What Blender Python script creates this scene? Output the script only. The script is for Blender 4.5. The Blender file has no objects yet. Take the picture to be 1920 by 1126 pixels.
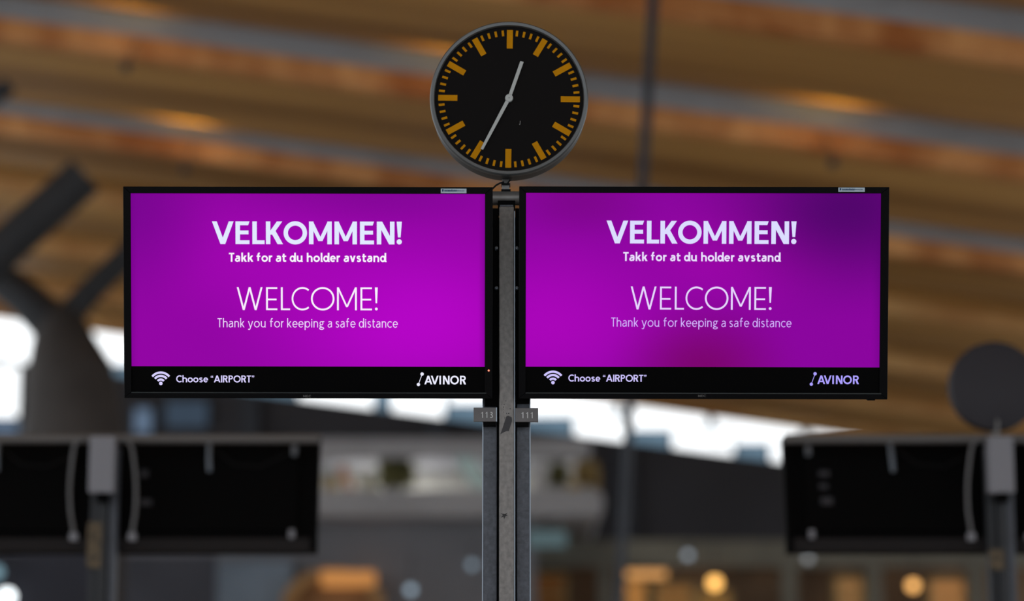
import bpy, bmesh, math, random
from mathutils import Vector, Matrix

random.seed(7)
SC = bpy.context.scene
COL = SC.collection

# ------------------------------------------------------------------ camera, world, exposure
F = 4800.0                                   # focal length in pixels (90 mm on a 36 mm sensor, 1920 wide)
TH = math.atan(857.0 / F)                    # upward pitch
EYE = 1.6
cam_d = bpy.data.cameras.new('camera')
cam = bpy.data.objects.new('camera', cam_d)
COL.objects.link(cam)
cam.location = (0, 0, EYE)
cam.rotation_euler = (math.pi / 2 + TH, 0, 0)
cam_d.sensor_width = 36
cam_d.lens = 90
cam_d.clip_end = 400
cam_d.dof.use_dof = True
cam_d.dof.focus_distance = 7.16
cam_d.dof.aperture_fstop = 1.4
SC.camera = cam

W = bpy.data.worlds.new('overcast_daylight')
SC.world = W
W.use_nodes = True
bg = W.node_tree.nodes['Background']
bg.inputs[0].default_value = (0.90, 0.95, 1.0, 1)
bg.inputs[1].default_value = 1.4

SC.view_settings.view_transform = 'Standard'
SC.view_settings.look = 'None'
SC.view_settings.exposure = 0.0
SC.view_settings.gamma = 1.0
SC.view_settings.use_curve_mapping = False


# ------------------------------------------------------------------ helpers
def lin(c):
    out = []
    for v in c:
        v /= 255.0
        out.append(v / 12.92 if v <= 0.04045 else ((v + 0.055) / 1.055) ** 2.4)
    return tuple(out)


def ray(px, py):
    u = (px - 960) / F
    v = (563 - py) / F
    return Vector((u, math.cos(TH) - v * math.sin(TH), math.sin(TH) + v * math.cos(TH)))


def P(px, py, Y):
    d = ray(px, py)
    t = Y / d.y
    return Vector((d.x * t, Y, EYE + d.z * t))


def mpp(py, Y):
    return Y / ray(960, py).y / F


def nodes_of(m):
    return m.node_tree.nodes, m.node_tree.links


def mat(name, col, rough=0.5, metal=0.0, noise=0.0, scale=20.0, stretch=(1, 1, 1), bump=0.0, spec=0.5, coat=0.0):
    """Principled surface whose colour wanders a little with a noise texture."""
    m = bpy.data.materials.new(name)
    m.use_nodes = True
    N, L = nodes_of(m)
    b = N['Principled BSDF']
    b.inputs['Roughness'].default_value = rough
    b.inputs['Metallic'].default_value = metal
    b.inputs['Specular IOR Level'].default_value = spec
    b.inputs['Coat Weight'].default_value = coat
    b.inputs['Base Color'].default_value = (*col, 1)
    if noise or bump:
        tc = N.new('ShaderNodeTexCoord')
        mp = N.new('ShaderNodeMapping')
        mp.inputs['Scale'].default_value = stretch
        nz = N.new('ShaderNodeTexNoise')
        nz.inputs['Scale'].default_value = scale
        nz.inputs['Detail'].default_value = 5
        L.new(tc.outputs['Object'], mp.inputs[0])
        L.new(mp.outputs[0], nz.inputs['Vector'])
        r = N.new('ShaderNodeValToRGB')
        r.color_ramp.elements[0].position = 0.3
        r.color_ramp.elements[1].position = 0.7
        r.color_ramp.elements[0].color = (*[c * (1 - noise) for c in col], 1)
        r.color_ramp.elements[1].color = (*[min(1, c * (1 + noise)) for c in col], 1)
        L.new(nz.outputs[0], r.inputs[0])
        L.new(r.outputs[0], b.inputs['Base Color'])
        if bump:
            bp = N.new('ShaderNodeBump')
            bp.inputs['Strength'].default_value = bump
            bp.inputs['Distance'].default_value = 0.002
            L.new(nz.outputs[0], bp.inputs['Height'])
            L.new(bp.outputs[0], b.inputs['Normal'])
    return m


def emit(name, col, strength=1.0):
    m = bpy.data.materials.new(name)
    m.use_nodes = True
    N, L = nodes_of(m)
    b = N['Principled BSDF']
    b.inputs['Base Color'].default_value = (0.002, 0.002, 0.002, 1)
    b.inputs['Roughness'].default_value = 0.6
    b.inputs['Specular IOR Level'].default_value = 0.02
    b.inputs['Emission Color'].default_value = (*col, 1)
    b.inputs['Emission Strength'].default_value = strength
    return m


def screen_mat(name, base, blobs):
    """What the panel shows: a purple page that is not even from edge to edge."""
    m = emit(name, base, 1.0)
    N, L = nodes_of(m)
    b = N['Principled BSDF']
    tc = N.new('ShaderNodeTexCoord')
    prev = N.new('ShaderNodeRGB')
    prev.outputs[0].default_value = (*base, 1)
    cur = prev.outputs[0]
    for (x, z, rx, rz, col, amt) in blobs:
        mp = N.new('ShaderNodeMapping')
        mp.inputs['Location'].default_value = (-x / rx, 0, -z / rz)
        mp.inputs['Scale'].default_value = (1 / rx, 0, 1 / rz)
        L.new(tc.outputs['Object'], mp.inputs[0])
        ln = N.new('ShaderNodeVectorMath')
        ln.operation = 'LENGTH'
        L.new(mp.outputs[0], ln.inputs[0])
        mr = N.new('ShaderNodeMapRange')
        mr.interpolation_type = 'SMOOTHSTEP'
        mr.inputs['From Min'].default_value = 0
        mr.inputs['From Max'].default_value = 1
        mr.inputs['To Min'].default_value = amt
        mr.inputs['To Max'].default_value = 0
        L.new(ln.outputs['Value'], mr.inputs['Value'])
        mx = N.new('ShaderNodeMix')
        mx.data_type = 'RGBA'
        L.new(mr.outputs[0], mx.inputs['Factor'])
        L.new(cur, mx.inputs['A'])
        mx.inputs['B'].default_value = (*col, 1)
        cur = mx.outputs['Result']
    L.new(cur, b.inputs['Emission Color'])
    return m


class MB:
    """Collects shapes and links them as ONE mesh object."""

    def __init__(self):
        self.v = []
        self.f = []

    def add(self, vs, fs):
        o = len(self.v)
        self.v += [tuple(p) for p in vs]
        self.f += [tuple(i + o for i in f) for f in fs]

    def box(self, x0, x1, y0, y1, z0, z1, shear=0.0):
        vs = []
        for x in (x0, x1):
            for y in (y0, y1):
                for z in (z0, z1):
                    vs.append((x, y, z + shear * x))
        self.add(vs, [(0, 1, 3, 2), (4, 6, 7, 5), (0, 4, 5, 1), (2, 3, 7, 6), (0, 2, 6, 4), (1, 5, 7, 3)])

    def prism(self, pts, y0, y1):
        """outline in x, z pushed from y0 to y1"""
        n = len(pts)
        vs = [(x, y0, z) for x, z in pts] + [(x, y1, z) for x, z in pts]
        fs = [tuple(range(n)), tuple(range(2 * n - 1, n - 1, -1))]
        fs += [(i, i + n, (i + 1) % n + n, (i + 1) % n) for i in range(n)]
        self.add(vs, fs)

    def lathe(self, prof, axis='y', n=64, c=(0, 0, 0)):
        """prof: list of (radius, along axis); closed caps where radius is 0"""
        vs, fs = [], []
        for (r, a) in prof:
            for k in range(n):
                t = 2 * math.pi * k / n
                p, q = r * math.cos(t), r * math.sin(t)
                vs.append({'y': (c[0] + p, c[1] + a, c[2] + q), 'z': (c[0] + p, c[1] + q, c[2] + a),
                           'x': (c[0] + a, c[1] + p, c[2] + q)}[axis])
        for i in range(len(prof) - 1):
            for k in range(n):
                a, b = i * n + k, i * n + (k + 1) % n
                fs.append((a, b, b + n, a + n))
        self.add(vs, fs)

    def tube(self, pts, r, n=10, r1=None):
        pts = [Vector(p) for p in pts]
        m = len(pts)
        vs, fs = [], []
        up = Vector((0.0, 0.3, 1.0)).normalized()
        for i, p in enumerate(pts):
            d = (pts[min(i + 1, m - 1)] - pts[max(i - 1, 0)]).normalized()
            a = d.cross(up)
            if a.length < 1e-3:
                a = d.cross(Vector((1, 0, 0)))
            a.normalize()
            b = d.cross(a)
            rr = r if r1 is None else r + (r1 - r) * i / (m - 1)
            for k in range(n):
                t = 2 * math.pi * k / n
                vs.append(p + a * rr * math.cos(t) + b * rr * math.sin(t))
        for i in range(m - 1):
            for k in range(n):
                a, b = i * n + k, i * n + (k + 1) % n
                fs.append((a, b, b + n, a + n))
        fs.append(tuple(range(n)))
        fs.append(tuple(range(m * n - 1, m * n - n - 1, -1)))
        self.add(vs, fs)

    def build(self, name, m, parent=None, bevel=0.0, smooth=False, loc=None, seg=2):
        me = bpy.data.meshes.new(name)
        me.from_pydata(self.v, [], self.f)
        bm = bmesh.new()
        bm.from_mesh(me)
        bmesh.ops.recalc_face_normals(bm, faces=bm.faces)
        bm.to_mesh(me)
        bm.free()
        me.materials.append(m)
        o = bpy.data.objects.new(name, me)
        COL.objects.link(o)
        if parent is not None:
            o.parent = parent
        if loc is not None:
            o.location = loc
        if smooth:
            me.shade_smooth()
            try:
                me.set_sharp_from_angle(angle=math.radians(40))
            except Exception:
                pass
        if bevel:
            b = o.modifiers.new('bevel', 'BEVEL')
            b.width = bevel
            b.segments = seg
            b.limit_method = 'ANGLE'
        return o


def tag(o, label, cat, group=None, kind=None):
    o['label'] = label
    o['category'] = cat
    if group:
        o['group'] = group
    if kind:
        o['kind'] = kind
    return o


def thing(name, label, cat, loc=(0, 0, 0), rot=(0, 0, 0), group=None):
    o = bpy.data.objects.new(name, None)
    COL.objects.link(o)
    o.empty_display_size = 0.1
    o.location = loc
    o.rotation_euler = rot
    return tag(o, label, cat, group)


def spline(pts, n=8):
    """Catmull-Rom through 2D or 3D points"""
    pts = [Vector(p) for p in pts]
    out = []
    m = len(pts)
    for i in range(m - 1):
        p0, p1, p2, p3 = pts[max(i - 1, 0)], pts[i], pts[i + 1], pts[min(i + 2, m - 1)]
        for k in range(n):
            t = k / n
            out.append(0.5 * ((2 * p1) + (p2 - p0) * t + (2 * p0 - 5 * p1 + 4 * p2 - p3) * t * t
                              + (3 * p1 - p0 - 3 * p2 + p3) * t ** 3))
    out.append(pts[-1])
    return out


# ------------------------------------------------------------------ lettering, drawn stroke by stroke (cap height = 1)
XH = 0.70


def stroke(pts, w, closed=False):
    """a ribbon of width w along pts, as quads"""
    pts = [Vector((p[0], p[1])) for p in pts]
    n = len(pts)
    L_, R_ = [], []
    for i in range(n):
        if closed:
            a, b = pts[i - 1], pts[(i + 1) % n]
            d0, d1 = (pts[i] - a).normalized(), (b - pts[i]).normalized()
        else:
            d0 = (pts[i] - pts[i - 1]).normalized() if i > 0 else (pts[1] - pts[0]).normalized()
            d1 = (pts[i + 1] - pts[i]).normalized() if i < n - 1 else d0
        t = (d0 + d1).normalized()
        k = w / 2 / max(0.35, t.dot(d1))
        nrm = Vector((-t.y, t.x)) * k
        L_.append(pts[i] + nrm)
        R_.append(pts[i] - nrm)
    q = []
    for i in range(n if closed else n - 1):
        j = (i + 1) % n
        q.append([L_[i], R_[i], R_[j], L_[j]])
    return q


def arc(cx, cy, rx, ry, a0, a1, w, n=28):
    pts = []
    for k in range(n + 1):
        t = math.radians(a0 + (a1 - a0) * k / n)
        pts.append((cx + (rx - w / 2) * math.cos(t), cy + (ry - w / 2) * math.sin(t)))
    if abs(a1 - a0) >= 359.9:
        return stroke(pts[:-1], w, True)
    return stroke(pts, w)


def rect(x0, y0, x1, y1):
    return [[Vector((x0, y0)), Vector((x1, y0)), Vector((x1, y1)), Vector((x0, y1))]]


def diag(xa, ya, xb, yb, h):
    """slanted bar cut level at both ends; xa, xb are its left edges, h its width along x"""
    return [[Vector((xa, ya)), Vector((xa + h, ya)), Vector((xb + h, yb)), Vector((xb, yb))]]


def disc(cx, cy, r, n=20):
    return [[Vector((cx + r * math.cos(2 * math.pi * k / n), cy + r * math.sin(2 * math.pi * k / n))) for k in range(n)]]


def boxed(pts, wd, y0, y1, w, n=7, closed=False):
    """a smooth stroke through points given in the unit square, fitted into a box"""
    q = [(w / 2 + p[0] * (wd - w), y0 + w / 2 + p[1] * (y1 - y0 - w)) for p in pts]
    return stroke([tuple(p) for p in spline(q, n)], w)


def glyph(ch, w, bold, wd=None):
    t = w * (0.87 if bold else 0.92)
    D = w * (1.07 if bold else 1.02)
    dflt = {'V': .95, 'E': .60, 'L': .53, 'K': .75, 'O': 1.03, 'M': 1.0, 'N': .78, 'W': 1.13, 'C': .80, 'A': .92, 'I': w,
            'R': .68, 'P': .62, 'T': .62 if bold else .52, '!': .23 if bold else .125, '1': .36, '3': .52}
    lo = {'a': .64 if bold else .55, 'k': .64 if bold else .52, 'f': .46 if bold else .39, 'o': .74 if bold else .69,
          'r': .40 if bold else .29, 't': .45 if bold else .30, 'd': .71 if bold else .62, 'u': .66 if bold else .55,
          'h': .66 if bold else .54, 'l': w, 'e': .66 if bold else .61, 'v': .66, 's': .54 if bold else .42,
          'n': .66 if bold else .53, 'y': .62, 'p': .72 if bold else .66, 'i': w, 'g': .62, 'c': .54}
    if wd is None:
        wd = dflt.get(ch, lo.get(ch, 0.3))
    q = []
    if ch == 'V' or ch == 'v':
        h = 1.0 if ch == 'V' else XH
        q += diag(0, h, wd / 2 - D / 2, 0, D) + diag(wd - D, h, wd / 2 - D / 2, 0, D)
    elif ch == 'W':
        a = (wd - D) / 4
        q += diag(0, 1, a, 0, D) + diag(2 * a, 1, a, 0, D) + diag(2 * a, 1, 3 * a, 0, D) + diag(4 * a, 1, 3 * a, 0, D)
    elif ch == 'A':
        q += diag(wd / 2 - D / 2, 1, 0, 0, D) + diag(wd / 2 - D / 2, 1, wd - D, 0, D)
        q += rect(wd * .2, .22, wd * .8, .22 + t)
    elif ch == 'E':
        q += rect(0, 0, w, 1) + rect(0, 0, wd, t) + rect(0, .43, wd * .93, .43 + t)
        q += [[Vector((0, 1 - t)), Vector((wd - t * (.35 if bold else .05), 1 - t)), Vector((wd, 1)), Vector((0, 1))]]
    elif ch == 'L':
        q += rect(0, 0, w, 1) + rect(0, 0, wd, t)
    elif ch == 'I':
        q += rect(0, 0, w, 1)
    elif ch == 'T':
        q += rect(0, 1 - t, wd, 1) + rect(wd / 2 - w / 2, 0, wd / 2 + w / 2, 1)
    elif ch == 'K':
        h = w * 1.22
        q += rect(0, 0, w, 1) + diag(wd - h - .03, 1, w * .35, .42, h) + diag(w * .95, .58, wd - h, 0, h)
    elif ch == 'N':
        h = w * 1.2
        q += rect(0, 0, w, 1) + rect(wd - w, 0, wd, 1) + diag(0, 1, wd - h, 0, h)
    elif ch == 'M':
        h = w * (.92 if bold else 1.0)
        b = .14
        q += rect(0, 0, w, 1) + rect(wd - w, 0, wd, 1)
        q += diag(0, 1, wd / 2 - h / 2, b, h) + diag(wd - h, 1, wd / 2 - h / 2, b, h)
    elif ch == 'O':
        q += arc(wd / 2, .5, wd / 2, .51, 0, 360, w * .98, 48)
    elif ch == 'C':
        q += arc(.51, .5, .51, .51, 52, 308, w * .97, 40)
        s_ = wd / (.51 + .51 * math.cos(math.radians(52)))
        q = [[Vector((p.x * s_, p.y)) for p in f] for f in q]
    elif ch in 'PR':
        yb = .43
        rr = (1 - yb) / 2
        wb = wd * (.95 if ch == 'R' else 1)
        q += rect(0, 0, w, 1) + rect(0, 1 - t, wb - rr, 1) + rect(0, yb, wb - rr, yb + t)
        q += arc(wb - rr, 1 - rr, rr, rr, -90, 90, t * 1.08, 18)
        if ch == 'R':
            h = w * 1.22
            q += diag(wd * .36, yb + t * .6, wd - h, 0, h)
    elif ch == '!':
        a = wd * (.98 if bold else 1) / 2
        b = a * .52
        c = wd / 2
        q += [[Vector((c - a, 1)), Vector((c - b, .31)), Vector((c + b, .31)), Vector((c + a, 1))]]
        q += disc(c, wd / 2 * .98, wd / 2)
    elif ch == '1':
        q += rect(wd - w - .03, 0, wd - .03, 1)
        q += [[Vector((0, .78)), Vector((.04, .68)), Vector((wd - w, .86)), Vector((wd - w, 1))]]
    elif ch == '3':
        q += arc(.25, .755, .23, .255, 140, -90, w, 20) + arc(.25, .27, .27, .28, 90, -140, w, 22)
        q += rect(.14, .50, .27, .50 + w * .95)
    elif ch in '\u201c\u201d':
        sg = 1 if ch == '\u201d' else -1
        for k in (0, .2):
            if sg > 0:
                q += disc(k + .09, .92, .085)
                q += [[Vector((k + .175, .92)), Vector((k + .13, .76)), Vector((k + .03, .68)), Vector((k + .09, .88))]]
            else:
                q += disc(k + .09, .76, .085)
                q += [[Vector((k + .005, .76)), Vector((k + .05, .92)), Vector((k + .15, 1.0)), Vector((k + .09, .80))]]
        wd = .38
    elif ch == 'o':
        q += arc(wd / 2, XH / 2, wd / 2, XH / 2 + .012, 0, 360, w * .95, 36)
    elif ch == 'c':
        q += arc(.36, XH / 2, .36, XH / 2 + .012, 48, 312, w * .95, 30)
        s_ = wd / (.36 + .36 * .67)
        q = [[Vector((p.x * s_, p.y)) for p in f] for f in q]
    elif ch == 'e':
        q += arc(wd / 2, XH / 2, wd / 2, XH / 2 + .012, 0, 318, w * .93, 34)
        q += rect(w * .6, XH / 2 - t * .42, wd - w * .05, XH / 2 + t * .42)
    elif ch in 'dp':
        rw = wd - w * .35
        if ch == 'd':
            q += arc(rw / 2, XH / 2, rw / 2, XH / 2 + .012, 0, 360, w * .93, 34)
            q += rect(wd - w, .0, wd, 1.02)
            if bold:
                q += [[Vector((wd - w, 0)), Vector((wd + .06, 0)), Vector((wd + .02, .12)), Vector((wd - w, .2))]]
        else:
            q += arc(wd - rw / 2, XH / 2, rw / 2, XH / 2 + .012, 0, 360, w * .93, 34)
            q += rect(0, -.28, w, XH)
    elif ch in 'hn':
        top = 1.02 if ch == 'h' else XH
        r = (wd) / 2
        q += rect(0, 0, w, top)
        q += arc(wd - r, XH - r * .9, r, r * .91, 0, 165, w * .93, 20)
        q += rect(wd - w, 0, wd, XH - r * .88)
    elif ch == 'u':
        r = wd / 2
        q += rect(wd - w, 0, wd, XH) + rect(0, r * .88, w, XH)
        q += arc(r, r * .9, r, r * .91, 180, 345, w * .93, 20)
        q += [[Vector((wd - w, 0)), Vector((wd + .05, 0)), Vector((wd + .02, w * .5)), Vector((wd - w, w))]]
    elif ch == 'r':
        q += rect(0, 0, w, XH)
        q += stroke([tuple(p) for p in spline([(w * .75, XH * .68), (w + .03, XH * .86), (wd * .78, XH - w * .46), (wd, XH - w * .5)], 5)], w * .92)
    elif ch == 'l':
        q += rect(0, 0, w, 1.02)
        if bold:
            q += [[Vector((0, 0)), Vector((w + .07, 0)), Vector((w + .03, .12)), Vector((0, .2))]]
    elif ch == 'i':
        q += rect(0, 0, w, XH) + disc(w / 2, XH + .16, w * .68)
    elif ch == 't':
        q += rect(wd * .16, .2, wd * .16 + w, .90) + stroke([tuple(p) for p in spline([(wd * .16 + w / 2, .22), (wd * .16 + w * .62, .11), (wd * .52 + w * .3, w * .47), (wd, w * .52)], 5)], w * .95)
        q += rect(0, XH - t * .92, wd, XH)
    elif ch == 'f':
        q += boxed([(.34, 0), (.34, .4), (.34, .8), (.6, 1), (1, .99)], wd, 0, 1.02, w)
        q += rect(0, XH - t * .92, wd * .95, XH)
    elif ch == 'k':
        h = w * 1.2
        q += rect(0, 0, w, 1.02) + diag(wd - h - .02, XH, w * .35, .27, h) + diag(w * .9, .42, wd - h, 0, h)
    elif ch == 'y':
        q += diag(0, XH, wd * .5 - D * .5, .0, D)
        q += diag(wd - D, XH, wd * .5 - D * .62, -.04, D)
        q += stroke([tuple(p) for p in spline([(wd * .5 - D * .1, .0), (wd * .40, -.16), (wd * .26, -.235), (wd * .04, -.2)], 5)], w * .95)
    elif ch == 's':
        q += boxed([(.95, .90), (.55, 1), (.12, .9), (.12, .66), (.5, .52), (.92, .38), (.92, .12), (.5, 0), (0, .09)], wd, -.01, XH + .01, w * .92)
    elif ch == 'a':
        q += boxed([(.10, .90), (.45, 1), (.84, .92), (.92, .68), (.92, .3), (.94, .06), (1.04, .02)], wd, 0, XH + .01, w * .95)
        q += boxed([(.92, .60), (.45, .57), (.06, .40), (.04, .13), (.32, 0), (.66, .06), (.92, .28)], wd, -.01, XH, w * .88)
    elif ch == 'g':
        q += arc(wd * .45, XH * .68, wd * .36, XH * .33, 0, 360, w * .9, 26)
        q += rect(wd * .6, XH - t, wd, XH)
        q += arc(wd * .48, -.10, wd * .48, .16, 0, 360, w * .9, 28)
        q += boxed([(.28, .98), (.1, .6), (.3, .2), (.75, .0)], wd * .75, .02, XH * .45, w * .9)
    return q, wd


def text_mesh(name, runs, m, parent, y=-0.0012):
    """runs: list of polygons in local x, z -> one flat mesh of lettering"""
    mb = MB()
    for f in runs:
        mb.add([(p.x, y, p.y) for p in f], [tuple(range(len(f)))])
    o = mb.build(name, m, parent)
    return o


def line_of(txt, x0, x1, ybase, cap, w, bold, conv, gap=None, spans=None):
    """lettering between pixel columns x0..x1; conv turns pixels into local metres; spans fixes each letter's own columns"""
    out = []
    if spans:
        for ch, (a, b) in zip(txt, spans):
            q, wd = glyph(ch, w, bold, (b - a) / cap)
            for f in q:
                out.append([Vector(conv(a + p.x * cap, ybase - p.y * cap)) for p in f])
        return out
    g = gap if gap is not None else (.13 if bold else .17)
    items = []
    x = 0.0
    for i, ch in enumerate(txt):
        if ch == ' ':
            x += (.28 if bold else .27) + (.09 if txt[i - 1] in 'dul' else 0)
            continue
        q, wd = glyph(ch, w, bold)
        kern = g
        if ch in 'oeacdpgvyCAVTWOk':
            kern -= .03
        if i + 1 < len(txt) and txt[i + 1] in 'oeacdgvyCAVTWO':
            kern -= .03
        items.append((x, q))
        x += wd + kern
        end = x - kern
    sx = (x1 - x0) / (end * cap)
    for (gx, q) in items:
        for f in q:
            out.append([Vector(conv(x0 + (gx + p.x) * cap * sx, ybase - p.y * cap)) for p in f])
    return out


# ------------------------------------------------------------------ materials
M = {}
M['black_plastic'] = mat('black_plastic', (.0022, .0022, .0028), .5, spec=.06)
M['black_back'] = mat('black_back', (.0018, .0018, .002), .6, spec=.04)
M['dark_panel'] = mat('dark_panel', (.0012, .0012, .0014), .5, spec=.03)
M['bezel_line'] = mat('bezel_line', (.028, .034, .036), .4, spec=.2)
M['post_steel'] = mat('post_steel', (.178, .170, .163), .45, .15, noise=.24, scale=85, stretch=(1, 1, .8), bump=.7)
M['side_steel'] = mat('side_steel', (.064, .072, .091), .5, .15, noise=.28, scale=90, bump=.5)
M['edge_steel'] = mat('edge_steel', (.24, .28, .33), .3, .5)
M['bar_steel'] = mat('bar_steel', (.16, .155, .15), .38, .4, noise=.12, scale=30)
M['clock_ring'] = mat('clock_ring', (.10, .108, .112), .36, .4, noise=.05, scale=8)
M['clock_case'] = mat('clock_case', (.04, .042, .043), .5, .2)
M['clock_back'] = mat('clock_back', (.034, .033, .040), .6, noise=.05, scale=5, spec=.2)
M['dial'] = mat('dial', (.0055, .0048, .0050), .6, spec=.06)
M['amber'] = mat('amber', (.50, .215, .002), .6, noise=.05, scale=60, spec=.05)
M['hand'] = mat('hand', (.42, .45, .45), .5, spec=.2)
M['plate_grey'] = mat('plate_grey', (.095, .090, .092), .45, .1, noise=.12, scale=30)
M['plate_text'] = mat('plate_text', (.50, .51, .52), .5, spec=.1)
M['cable_black'] = mat('cable_black', (.008, .008, .009), .6, spec=.1)
M['cable_grey'] = mat('cable_grey', (.11, .11, .115), .55)
M['white_box'] = mat('white_box', (.23, .235, .265), .5, spec=.2)
M['rail_grey'] = mat('rail_grey', (.12, .115, .115), .45, .1)
M['dark_rail'] = mat('dark_rail', (.018, .0165, .0175), .5, spec=.1)
M['chrome'] = mat('chrome', (.17, .20, .24), .35, .3)
M['brown_tag'] = mat('brown_tag', (.085, .06, .03), .6, noise=.7, scale=40)
M['scrape'] = mat('scrape', (.012, .012, .013), .6)
M['tape'] = mat('tape', (.045, .045, .05), .55, spec=.2)
M['sticker'] = mat('sticker', (.42, .52, .60), .5, noise=.06, scale=90, spec=.1)
M['sticker_ink'] = mat('sticker_ink', (.02, .06, .14), .5, spec=.1)
M['floor'] = mat('floor_stone', (.55, .53, .50), .35, noise=.15, scale=2)
M['dark_wall'] = mat('dark_wall', (.042, .042, .049), .7, noise=.15, scale=.35, spec=.2)
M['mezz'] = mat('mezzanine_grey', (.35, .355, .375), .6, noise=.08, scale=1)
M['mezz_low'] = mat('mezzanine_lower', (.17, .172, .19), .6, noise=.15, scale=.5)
M['mezz_back'] = mat('mezzanine_back', (.30, .295, .27), .7, noise=.25, scale=.9, stretch=(2, 1, .4))
M['olive'] = mat('olive_fascia', (.15, .145, .115), .6, noise=.25, scale=.8, stretch=(1, 1, .4))
M['shop_back'] = mat('shop_back', (.16, .10, .055), .7, noise=.6, scale=1.1, stretch=(1, 1, .4))
M['strut'] = mat('strut_grey', (.036, .039, .044), .5, .1, noise=.1, scale=2, spec=.2)
M['column'] = mat('column_grey', (.055, .050, .048), .7, noise=.35, scale=.9, spec=.2)
M['pole_blue'] = mat('pole_blue', (.044, .05, .062), .5, .1, noise=.1, scale=3, spec=.2)
M['fascia'] = mat('beam_fascia', (.36, .385, .42), .5, .1, noise=.12, scale=1.2, spec=.3)
M['teal'] = mat('teal_panel', (.60, .80, .78), .6)
M['slate'] = mat('slate_blue', (.17, .22, .28), .5, noise=.3, scale=.8)
M['leaf'] = mat('leaf_olive', (.17, .16, .06), .6, noise=.4, scale=5)
M['ochre'] = mat('ochre_goods', (.42, .30, .12), .6, noise=.3, scale=4)
M['orange_goods'] = mat('orange_goods', (.50, .22, .10), .6, noise=.2, scale=4)
M['pale_goods'] = mat('pale_goods', (.62, .64, .52), .6, noise=.1, scale=4)
M['pot'] = mat('pot_grey', (.5, .5, .5), .6)


def wood_mat(name, dark, light, slat=True, bscale=3.0):
    m = bpy.data.materials.new(name)
    m.use_nodes = True
    N, L = nodes_of(m)
    b = N['Principled BSDF']
    b.inputs['Roughness'].default_value = .5
    tc = N.new('ShaderNodeTexCoord')
    mp = N.new('ShaderNodeMapping')
    mp.inputs['Scale'].default_value = (.03, 1.1, .6) if slat else (1.3, .5, .6)
    nz = N.new('ShaderNodeTexNoise')
    nz.inputs['Scale'].default_value = bscale
    nz.inputs['Detail'].default_value = 3
    L.new(tc.outputs['Object'], mp.inputs[0])
    L.new(mp.outputs[0], nz.inputs['Vector'])
    r = N.new('ShaderNodeValToRGB')
    r.color_ramp.elements[0].position = .34
    r.color_ramp.elements[1].position = .68
    r.color_ramp.elements[0].color = (*dark, 1)
    r.color_ramp.elements[1].color = (*light, 1)
    L.new(nz.outputs[0], r.inputs[0])
    out = r.outputs[0]
    if slat:
        wv = N.new('ShaderNodeTexWave')
        wv.bands_direction = 'Y'
        wv.inputs['Scale'].default_value = 2.2
        L.new(tc.outputs['Object'], wv.inputs['Vector'])
        mr = N.new('ShaderNodeMapRange')
        mr.inputs['To Min'].default_value = .72
        mr.inputs['To Max'].default_value = 1.05
        L.new(wv.outputs['Fac'], mr.inputs['Value'])
        mx = N.new('ShaderNodeMix')
        mx.data_type = 'RGBA'
        mx.blend_type = 'MULTIPLY'
        mx.inputs['Factor'].default_value = 1
        L.new(out, mx.inputs['A'])
        L.new(mr.outputs[0], mx.inputs['B'])
        out = mx.outputs['Result']
    L.new(out, b.inputs['Base Color'])
    return m


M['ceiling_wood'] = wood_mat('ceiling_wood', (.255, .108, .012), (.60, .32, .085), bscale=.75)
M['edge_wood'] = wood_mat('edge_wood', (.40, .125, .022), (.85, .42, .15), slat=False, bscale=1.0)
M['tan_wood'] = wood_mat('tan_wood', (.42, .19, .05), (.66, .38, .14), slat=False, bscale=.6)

# ------------------------------------------------------------------ the hall
def structure(o, label, cat):
    return tag(o, label, cat, kind='structure')


fl = MB()
fl.box(-30, 30, -12, 62, -.1, 0)
structure(fl.build('floor', M['floor']), 'pale stone floor of the departure hall', 'floor')

SH = -.14                                       # the roof falls to the right
BEAMS = [(-7.0, 0), (-1.6, 0), (3.8, 0), (9.2, 0), (14.6, 0), (20.0, 0), (25.4, 0), (30.1, 0), (35.4, 0),
         (39.9, 1), (45.0, 1), (49.9, 1), (54.0, 1), (58.6, 2)]
ZB = EYE + 8.0
RX = 16
ceil = MB()
for i in range(len(BEAMS) - 1):
    ya, yb = BEAMS[i][0] + .3, BEAMS[i + 1][0]
    prof = []
    rise = 1.3 if BEAMS[i + 1][1] == 2 else .55 if BEAMS[i + 1][0] < 33 else .45
    for k in range(9):
        t = k / 8
        z = ZB - .25 + rise * t - .16 * math.sin(math.pi * t)
        prof.append((ya + (yb - ya) * t, z))
    for k in range(8):
        (y0, z0), (y1, z1) = prof[k], prof[k + 1]
        ceil.add([(-RX, y0, z0 - SH * RX), (RX, y0, z0 + SH * RX), (RX, y1, z1 + SH * RX), (-RX, y1, z1 - SH * RX),
                  (-RX, y0, z0 + .12 - SH * RX), (RX, y0, z0 + .12 + SH * RX), (RX, y1, z1 + .12 + SH * RX), (-RX, y1, z1 + .12 - SH * RX)],
                 [(0, 1, 2, 3), (7, 6, 5, 4), (0, 4, 5, 1), (2, 6, 7, 3), (0, 3, 7, 4), (1, 5, 6, 2)])
structure(ceil.build('ceiling', M['ceiling_wood']), 'sloping ceiling of brown wooden slats between the beams', 'ceiling')
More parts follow.
